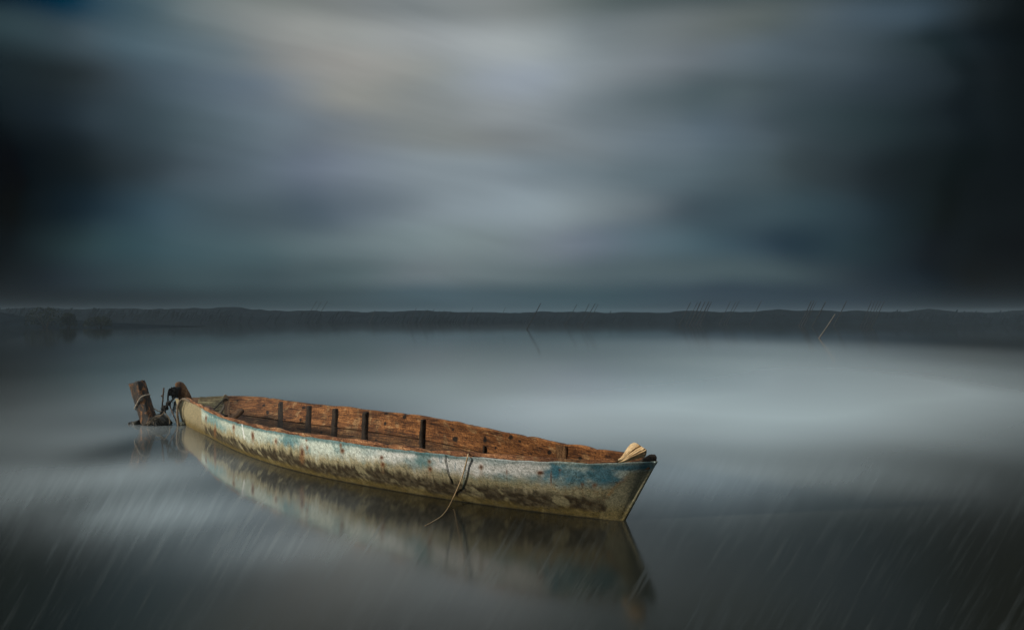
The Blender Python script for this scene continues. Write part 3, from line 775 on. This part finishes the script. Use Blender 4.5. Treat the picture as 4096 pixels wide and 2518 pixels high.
# ------------------------------------------------------------------ mooring post and the things round it
D0 = CAMH * F / (1698 - HY)
def bark_mat():
    m, t, b, o = material('wet_rotten_bark')
    pos = t.new('ShaderNodeTexCoord').outputs['Object']
    n1 = t.noise(t.vmath('MULTIPLY', pos, (1, 1, .45)), 22, 6, 0.85, 1.0); n2 = t.noise(pos, 120, 3, 0.7, 0.5); n3 = t.noise(pos, 9, 3, 0.5)
    c = t.ramp(n1, [(0.40, (0.003, 0.002, 0.001)), (0.51, (0.014, 0.008, 0.003)), (0.56, (0.13, 0.050, 0.011)), (0.66, (0.58, 0.24, 0.06))])
    c = t.mix(t.math('MULTIPLY', t.mr(n3, .5, .7), .45), c, (0.012, 0.010, 0.005, 1))
    c = t.mix(t.mr(n2, 0.66, 0.74), c, (0.45, 0.38, 0.28, 1))
    t.put(b.inputs['Base Color'], c); b.inputs['Roughness'].default_value = 0.55
    bump(t, b, t.math('ADD', n1, t.math('MULTIPLY', n2, .4)), 1.0, 0.02); return m
M_post = bark_mat()
base_p = at_depth(602, 1700, D0); top_p = at_depth(547, 1528, D0)
post = empty('mooring_post', (base_p[0], base_p[1], 0), 'thick dark rotten mooring post leaning left, beside the left end of the boat', 'post')
axp = (top_p - base_p); H = np.linalg.norm(axp); axp /= H
side_v = np.cross(axp, [0, 1, 0]); side_v /= np.linalg.norm(side_v); dep_v = np.cross(axp, side_v)
rr_ = 33 / F * D0
rings = []
for i in range(46):
    f = i / 45; c = base_p + axp * (-0.25 + (H + 0.25) * f)
    ring = []
    for j in range(40):
        a = 2 * math.pi * j / 40
        dirv = side_v * math.cos(a) + dep_v * math.sin(a)
        p = c + dirv * rr_ * (1.0 - 0.03 * f)
        k = fbm((p * np.array([1, 1, .35]))[None], 26, 4)[0] - 0.5
        groove = -0.10 if abs(((a - 4.2) % 6.283) - 3.14) < 0.12 else 0
        p = c + dirv * rr_ * (1.0 - 0.03 * f + 0.13 * k + groove)
        if i == 45: p = p + axp * 0.022 * (fbm(p[None], 30, 2)[0] - 0.5) * 2
        ring.append(p)
    rings.append(ring)
for rs_, dz in [(0.86, 0.006), (0.5, 0.002), (0.1, 0.004)]:
    c = base_p + axp * (H + dz)
    rings.append([c + (np.array(q) - (base_p + axp * H)) * rs_ + axp * 0.008 * (fbm(np.array(q)[None] * 3, 20, 2)[0] - .5) for q in rings[45]])
v_, f_ = loft(rings); mesh_obj('trunk', v_, f_, M_post, post)

def thing_tube(name, pts, r, mat, label, cat, group=None, **kw):
    v_, f_ = tube(pts, r, **kw)
    off = v_.mean(0); o_ = mesh_obj(name, v_ - off, f_, mat); o_.location = off
    tag(o_, label, cat, group); return o_
# pale cord slung round the post
dF = D0 - 0.10
cord = [at_depth(600, 1577, D0 + .02), at_depth(590, 1578, dF + .02), at_depth(577, 1581, dF), at_depth(563, 1588, dF), at_depth(553, 1603, dF), at_depth(543, 1622, dF + .02), at_depth(539, 1632, D0 - .03), at_depth(545, 1638, D0 + .05), at_depth(575, 1640, D0 + .14), at_depth(612, 1632, D0 + .10), at_depth(628, 1640, D0 + .02), at_depth(645, 1645, D0 - .02)]
thing_tube('cord', cord, 0.0065, M_cord, 'thin pale cord slung once round the leaning mooring post', 'cord', seg=7, lobes=3, twist=200)
# iron rod with a nub
rod = empty('iron_rod', tuple(at_depth(646, 1650, D0) * np.array([1, 1, 0])), 'thin upright rusty rod with a small nub, between post and boat', 'rod')
v_, f_ = tube([at_depth(640, 1700, D0), at_depth(646, 1650, D0), at_depth(651, 1600, D0), at_depth(655, 1550, D0)], 0.0085, 8, jitter=.2); mesh_obj('shaft', v_, f_, M_iron, rod)
v_, f_ = tube([at_depth(652, 1584, D0), at_depth(648, 1582, D0), at_depth(644, 1584, D0 - .005)], 0.008, 8, rfun=lambda q: .7 + .6 * math.sin(q * 3.14)); mesh_obj('nub', v_, f_, M_iron, rod)
thing_tube('thin_stick', [at_depth(676, 1608, D0 + .05), at_depth(684, 1635, D0), at_depth(695, 1662, D0 - .05), at_depth(707, 1688, D0 - .05), at_depth(710, 1700, D0 - .03)], 0.0075, M_iron, 'thin bare stick slanting into the water below the dark knot', 'stick', seg=7, jitter=.2)

# dark rope from the weed clump to the boat: rope with knots
rope = empty('mooring_rope', tuple(at_depth(670, 1610, D0)), 'dark knotted rope running from the post clump up to the boat end', 'rope')
R_ = [at_depth(640, 1660, D0), at_depth(652, 1642, D0), at_depth(664, 1627, D0), at_depth(676, 1612, D0 + .02), at_depth(688, 1600, D0 + .05), at_depth(697, 1588, D0 + .1), at_depth(702, 1575, D0 + .14), at_depth(706, 1568, D0 + .18)]
v_, f_ = tube(R_, 0.012, 10, lobes=3, lobe_amp=.3, twist=120, jitter=.4); mesh_obj('line', v_, f_, M_rope_dark, rope)
def knot(c, r, turns=4, rr=0.008, seed=0):
    rs = random.Random(seed); pts = []
    for k in range(turns * 8):
        a = k / 8 * 2 * math.pi; t_ = k / (turns * 8)
        pts.append(c + np.array([math.cos(a) * r * (1 + .3 * rs.random()), math.sin(a * 1.37 + seed) * r * .8, math.sin(a + t_ * 5) * r * (1 + .3 * rs.random())]))
    return tube(pts, rr, 7, k=3)
for kx, ky, kr, sd0 in [(662, 1629, .018, 1), (674, 1613, .015, 2), (690, 1568, .030, 3), (699, 1562, .034, 4), (655, 1640, .02, 5), (700, 1578, .024, 6)]:
    v_, f_ = knot(at_depth(kx, ky, D0 + (0.12 if kx > 680 else 0)), kr, 4, 0.008, sd0); mesh_obj('knot', v_, f_, M_rope_dark, rope)
v_, f_ = tube([at_depth(693, 1578, D0 + .12), at_depth(690, 1558, D0 + .12), at_depth(683, 1555, D0 + .10), at_depth(676, 1560, D0 + .1), at_depth(673, 1575, D0 + .08), at_depth(672, 1592, D0 + .06), at_depth(673, 1605, D0 + .03), at_depth(678, 1611, D0 + .02)], 0.009, 9, lobes=3, twist=130); mesh_obj('loop', v_, f_, M_rope_dark, rope)
fr = []
rs = random.Random(5)
for k in range(16):
    a = at_depth(692 + rs.random() * 14, 1558 + rs.random() * 20, D0 + .12); e = a + np.array([rs.gauss(0, .03), rs.gauss(0, .02), rs.gauss(0, .04)])
    fr.append(tube([a, .5 * (a + e) + np.array([rs.gauss(0, .01), 0, rs.gauss(0, .01)]), e], 0.0022, 5, k=4))
v_, f_ = join(fr); mesh_obj('frayed_ends', v_, f_, M_rope_dark, rope)

# tan rope over the gunwale
TRp = [at_depth(768, 1616, 10.72), at_depth(757, 1604, 10.75), at_depth(745, 1597, 10.80), at_depth(733, 1596, 10.86), at_depth(722, 1602, 10.86), at_depth(714, 1616, 10.84), at_depth(710, 1635, 10.83), at_depth(709, 1655, 10.80), at_depth(711, 1675, 10.80), at_depth(714, 1700, 10.79), at_depth(716, 1712, 10.79)]
tr = thing_tube('tan_rope', TRp, 0.013, M_rope_tan, 'tan rope hanging over the boat rim at the left end into the water', 'rope', seg=10, lobes=3, lobe_amp=.3, twist=110, jitter=.3)
# float beside it
fc = at_depth(727, 1690, 10.86)
vv_ = []
for i in range(11):
    q = math.pi * i / 10; ring = []
    for j in range(18):
        a = 2 * math.pi * j / 18; rr = 0.040 * math.sin(q) + 0.0005
        p = np.array([math.cos(a) * rr, math.sin(a) * rr, 0.030 * math.cos(q)]); p *= 1 + 0.25 * (fbm((p + 4)[None], 60, 2)[0] - .5)
        ring.append(p)
    vv_.append(ring)
v_, f_ = loft(vv_); fl = mesh_obj('small_float', v_, f_, M_buoy); fl.location = (fc[0], fc[1], 0.008)
tag(fl, 'small pale round float in the water at the foot of the tan rope', 'float')
# hairy fibres hanging by the stem
fr = []
for k in range(26):
    a = at_depth(696 + rs.random() * 8, 1600 + rs.random() * 10, 10.95); L_ = .06 + .1 * rs.random()
    fr.append(tube([a, a + np.array([rs.gauss(-.01, .012), 0, -L_ * .5]), a + np.array([rs.gauss(-.01, .02), 0, -L_])], 0.0013, 4, k=4))
v_, f_ = join(fr); off = v_.mean(0); hf_ = mesh_obj('hanging_fibres', v_ - off, f_, M_rope_dark); hf_.location = off
tag(hf_, 'wisp of fine dark fibres hanging under the left end of the boat', 'fibres')

# weed and twine clump at the foot of the post
cl = at_depth(635, 1694, D0)
clump = empty('weed_clump', (cl[0], cl[1], 0), 'dark tangled clump of weed and twine at the foot of the post', 'weed')
rings = []
for i in range(15):
    q = math.pi * i / 14; ring = []
    for j in range(26):
        a = 2 * math.pi * j / 26
        p = np.array([math.cos(a) * .135 * math.sin(q), math.sin(a) * .09 * math.sin(q), .105 * math.cos(q)])
        p[0] *= 1 - 0.45 * max(p[2], 0) / .105
        p = p * (1 + .5 * (fbm((p + 9)[None], 22, 3)[0] - .5)); ring.append(p + np.array([cl[0] + .01, cl[1], .02]))
    rings.append(ring)
v_, f_ = loft(rings); mesh_obj('core', v_, f_, M_weed, clump)
fr = []
for k in range(130):
    a = rs.random() * 6.283; zt = rs.random()
    c = np.array([cl[0] + math.cos(a) * .13 * (1 - .4 * zt), cl[1] - abs(math.sin(a)) * .09, .10 * zt])
    e = c + np.array([rs.gauss(0, .03), rs.gauss(-.01, .015), -.02 - .05 * rs.random()]); m1 = .5 * (c + e) + np.array([rs.gauss(0, .015), -.012, .015])
    fr.append(tube([c, m1, e], 0.0028, 5, k=4))
v_, f_ = join(fr); s1 = mesh_obj('weed_strands', v_, f_, M_weed, clump); s1['kind'] = 'stuff'
for pts in [[(655, 1652), (630, 1668), (606, 1686), (590, 1700)], [(645, 1662), (628, 1674), (617, 1688), (612, 1698)], [(652, 1657), (622, 1666), (600, 1684), (584, 1694)], [(655, 1646), (668, 1660), (678, 1676), (679, 1694)]]:
    v_, f_ = tube([at_depth(a, b_, D0 - .10) for a, b_ in pts], 0.006, 7, lobes=3, twist=160); mesh_obj('twine', v_, f_, M_rope_tan, clump)
# limp scrap of net left of the post
V = []; Fc = []
for i in range(13):
    for j in range(7):
        a = i / 12; b_ = j / 6
        X = 512 + 52 * a; Y = 1700 - 2 - (8 + 22 * a ** 1.3) * b_ * (1 - .25 * a)
        d = D0 + .03 + .05 * math.sin(a * 7) * b_; V.append(at_depth(X, Y, d) + np.array([0, 0, .004 * math.sin(i * 2.1 + j)]))
for i in range(12):
    for j in range(6): Fc.append((i * 7 + j, (i + 1) * 7 + j, (i + 1) * 7 + j + 1, i * 7 + j + 1))
V = np.array(V); off = V.mean(0); sc_ = mesh_obj('net_scrap', V - off, Fc, M_weed); sc_.location = off
md = sc_.modifiers.new('thick', 'SOLIDIFY'); md.thickness = 0.006
tag(sc_, 'limp grey scrap of sodden net in the water left of the post', 'net')

# ------------------------------------------------------------------ things in and on the boat
# stones in the left end
def stone(c, s, seed, label):
    rings = []
    for i in range(9):
        q = math.pi * i / 8; ring = []
        for j in range(14):
            a = 2 * math.pi * j / 14
            p = np.array([math.cos(a) * s[0] * math.sin(q), math.sin(a) * s[1] * math.sin(q), s[2] * math.cos(q)])
            p = np.sign(p) * np.abs(p / np.array(s)) ** 0.75 * np.array(s)
            ring.append(p * (1 + .5 * (fbm((p + seed)[None], 16, 2)[0] - .5)))
        rings.append(ring)
    v_, f_ = loft(rings); o_ = mesh_obj('stone', v_, f_, M_stone, smooth=False); o_.location = c; o_.rotation_euler = (0, 0, seed)
    tag(o_, label, 'stone', 'stones lying in the left end of the boat')
for (sx_, sy_, dd, w_, h_, lb) in [(789, 1620, 10.55, .038, .024, 'small reddish stone in the boat, nearest the left end'), (806, 1629, 10.3, .026, .020, 'tiny brown stone between the two larger stones in the boat'),
                              (827, 1634, 10.2, .055, .030, 'largest brown stone lying in the left end of the boat'), (846, 1643, 10.0, .030, .022, 'brown stone in the boat closest to the slanting timber'), (868, 1655, 9.8, .024, .018, 'smallest brown stone by the rim, right of the others')]:
    p = at_depth(sx_, sy_, dd); stone(tuple(p), (w_, w_ * .8, h_), sx_, lb)
# heap of ballast stones carrying them (bottom boards in the end)
tq = np.linspace(0.03, 0.14, 20)
A = side_pt(-1, tq, 0.45, 0.045); B = 0.5 * A + 0.5 * side_pt(1, tq, 0.45, 0.045); zz = np.minimum(A[:, 2], B[:, 2]); A[:, 2] = zz; B[:, 2] = zz
dn = np.array([0, 0, -.02]); v_, f_ = loft(np.stack([A, B, B + dn, A + dn], 1)); mesh_obj('end_platform', v_, f_, M_rib, boat, uvs=np.stack([v_ @ U, v_ @ NN], 1), smooth=False)
# slanting timber
a = at_depth(905, 1690, 9.3); e = at_depth(962, 1643, 9.75); dv = e - a; Lb = np.linalg.norm(dv); dv /= Lb
s1_ = np.cross(dv, [0, 0, 1]); s1_ /= np.linalg.norm(s1_); s2_ = np.cross(s1_, dv)
v_, f_ = blocky([(a + dv * Lb * q, s1_, s2_, .034, .022) for q in np.linspace(0, 1, 9)], 16, 5, .004, 30)
off = v_.mean(0); tb = mesh_obj('short_timber', v_ - off, f_, M_stem, uvs=np.stack([v_ @ dv, v_ @ s1_], 1)); tb.location = off
tag(tb, 'short brown timber leaning inside the boat near its left end', 'timber')
# lashing rope on the far rim
lash = empty('lashing_rope', tuple(at_depth(902, 1595, 10.45)), 'grey rope knotted round the far rim inside the left part of the boat', 'rope')
dR = 10.40
tl_ = t_at_px(1, 903, 0.1); pc = side_pt(1, np.array([tl_]), 0.06, 0.06)[0]; dR = pc[1]
v_, f_ = tube([at_depth(899, 1582, dR + .12), at_depth(902, 1581, dR + .03), at_depth(905, 1583, dR - .02), at_depth(904, 1597, dR - .04), at_depth(900, 1606, dR - .05), at_depth(896, 1622, dR - .12), at_depth(887, 1640, dR - .25), at_depth(877, 1656, dR - .4)], .011, 9, lobes=3, lobe_amp=.3, twist=120); mesh_obj('line', v_, f_, M_rope_tan, lash)
v_, f_ = tube([at_depth(893, 1598, dR - .05), at_depth(864, 1628, dR - .2), at_depth(850, 1642, dR - .3)], .006, 7); mesh_obj('loose_end', v_, f_, M_rope_dark, lash)
v_, f_ = knot(at_depth(903, 1600, dR - .045), .020, 3, .008, 9); mesh_obj('knot', v_, f_, M_rope_tan, lash)
# dark fibres over the near rim
fr = []
for k in range(4):
    o1 = rs.gauss(0, 2.0)
    pts = []
    for (X, Y, v) in [(1807, 1822, -.01), (1806, 1835, .1), (1812, 1862, .25), (1818, 1885, .4), (1828 + o1, 1905, .5), (1832 + o1 * 2, 1922, .6)]:
        tt = t_at_px(-1, X + o1 * .5, v if v > 0 else 0); p = side_pt(-1, np.array([tt]), v)[0]; pts.append(p - NN * .006)
    fr.append(tube(pts, .0017, 5, k=4))
v_, f_ = join(fr); off = v_.mean(0); df = mesh_obj('dark_fibres', v_ - off, f_, M_rope_dark); df.location = off
tag(df, 'lock of dark brown fibres hanging down the outside of the hull left of the straw', 'fibres')
# straw bent over the rim into the water
def hull_at(X, Y, off=0.01):
    best = None
    for v in np.linspace(0, 1, 60):
        p = side_pt(-1, np.array([t_at_px(-1, X, v)]), v)[0]; e = abs(proj(p)[1] - Y)
        if best is None or e < best[0]: best = (e, p)
    return at_depth(X, Y, best[1][1] - off * 1.4)
tS = t_at_px(-1, 1873, 0.0); p0 = side_pt(-1, np.array([tS]), -.03)[0]; d0 = p0[1]
pts = [at_depth(1876, 1810, d0 + .03), at_depth(1873, 1817, d0 - .01), hull_at(1869, 1832, .045), hull_at(1862, 1860, .045), hull_at(1849, 1905, .050), hull_at(1833, 1945, .055), hull_at(1815, 1985, .060), at_z(1792, 2030, .006), at_z(1767, 2061, .004), at_z(1735, 2082, .003), at_z(1700, 2101, .002)]
thing_tube('straw', pts, .0047, M_reed, 'long pale dry straw bent over the near rim and trailing in the water', 'straw', seg=7, rfun=lambda q: 1.1 - .75 * q, k=10)

# dried folded husk on the right end
def husk_mat():
    m, t, b, o = material('dried_husk')
    uv = t.new('ShaderNodeTexCoord').outputs['UV']; ob = t.new('ShaderNodeTexCoord').outputs['Object']
    n1 = t.noise(t.vmath('MULTIPLY', uv, (2.5, 26, 1)), 1.0, 4, .6, .4); n2 = t.noise(ob, 55, 4, .6)
    c = t.ramp(n1, [(.30, (.10, .045, .015)), (.44, (.50, .33, .15)), (.6, (.66, .50, .29)), (.8, (.76, .66, .46))])
    c = t.mix(1.0, c, t.ramp(n2, [(.28, (.55, .5, .45)), (.55, (1.05,) * 3)]), 'MULTIPLY')
    t.put(b.inputs['Base Color'], c); b.inputs['Roughness'].default_value = .7
    bump(t, b, n1, .9, .006); return m
M_drift = husk_mat()
def z4(a, b_): return (2150 + a * .2778, 1720 + b_ * .2778)
TOPE = [(1118, 436), (1165, 412), (1205, 385), (1245, 325), (1290, 255), (1335, 200), (1390, 172)]
BOTE = [(1150, 462), (1200, 470), (1270, 455), (1370, 425), (1470, 402), (1535, 388), (1560, 365)]
ENDE = [(1390, 172), (1440, 190), (1500, 232), (1572, 278), (1572, 320), (1560, 365)]
def res(path, n):
    P_ = np.array(path, float); s_ = np.r_[0, np.cumsum(np.linalg.norm(np.diff(P_, axis=0), axis=1))]; s_ /= s_[-1]; q = np.linspace(0, 1, n)
    return np.stack([np.interp(q, s_, P_[:, 0]), np.interp(q, s_, P_[:, 1])], 1)
nu, nv = 46, 40
Tt = res(TOPE, nu); Bt = res(BOTE, nu); Et = res(ENDE, nv); St = res([(1118, 436), (1150, 462)], nv)
V = []; uvs = []
hd = side_pt(-1, np.array([t_at_px(-1, 2520, 0.0)]), 0.0)[0][1] + 0.03
for side_ in (0, 1):
    for i in range(nu):
        for j in range(nv):
            a = i / (nu - 1); b_ = j / (nv - 1)
            p = (1 - b_) * Tt[i] + b_ * Bt[i] + (1 - a) * St[j] + a * Et[j] - ((1 - a) * (1 - b_) * Tt[0] + a * (1 - b_) * Tt[-1] + (1 - a) * b_ * Bt[0] + a * b_ * Bt[-1])
            X, Y = z4(*p)
            ridge = .010 * math.sin(b_ * 13 + 2.5 * a + .8 * math.sin(a * 5)) + .004 * math.sin(b_ * 47 + a * 3) * a
            fold = .030 * math.exp(-((b_ - .42 - .15 * a) / .13) ** 2) * a
            d = hd + .045 * (1 - 4 * (b_ - .5) ** 2) * -a + ridge * (0.4 + a) - fold + .10 * b_ * -a * .3
            if side_: d += .008 + .045 * math.sin(math.pi * b_) * math.sin(math.pi * min(a, .999))
            V.append(at_depth(X, Y, d)); uvs.append((a, b_ - a * .15))
Fc = []
nn_ = nu * nv
for s_ in (0, 1):
    for i in range(nu - 1):
        for j in range(nv - 1):
            q = [i * nv + j, (i + 1) * nv + j, (i + 1) * nv + j + 1, i * nv + j + 1]; Fc.append(tuple(k + s_ * nn_ for k in q))
bd = [i * nv for i in range(nu)] + [(nu - 1) * nv + j for j in range(1, nv)] + [i * nv + nv - 1 for i in range(nu - 2, -1, -1)] + [j for j in range(nv - 2, 0, -1)]
for k in range(len(bd)):
    a, b_ = bd[k], bd[(k + 1) % len(bd)]; Fc.append((a, b_, b_ + nn_, a + nn_))
V = np.array(V); off = V.mean(0); hk = mesh_obj('driftwood_piece', V - off, Fc, M_drift, uvs=uvs); hk.location = off
tag(hk, 'pale folded piece of dry driftwood lying on the right end of the boat', 'driftwood')

# ------------------------------------------------------------------ haze
HZ = 0.0008
m = bpy.data.materials.new('haze'); m.use_nodes = True; t = NT(m.node_tree); m.node_tree.nodes.clear()
pv = t.new('ShaderNodeVolumePrincipled'); pv.inputs['Density'].default_value = HZ; pv.inputs['Color'].default_value = (0.42, 0.56, 0.66, 1)
t.l.new(pv.outputs[0], t.new('ShaderNodeOutputMaterial').inputs['Volume'])
x0, x1, y0, y1, z0, z1 = -720, 720, -80, 420, -1.3, 3.3
hv_ = [(x0, y0, z0), (x1, y0, z0), (x1, y1, z0), (x0, y1, z0), (x0, y0, z1), (x1, y0, z1), (x1, y1, z1), (x0, y1, z1)]
hz = mesh_obj('haze', hv_, [(0, 3, 2, 1), (4, 5, 6, 7), (0, 1, 5, 4), (1, 2, 6, 5), (2, 3, 7, 6), (3, 0, 4, 7)], m, smooth=False)
tag(hz, kind='stuff')
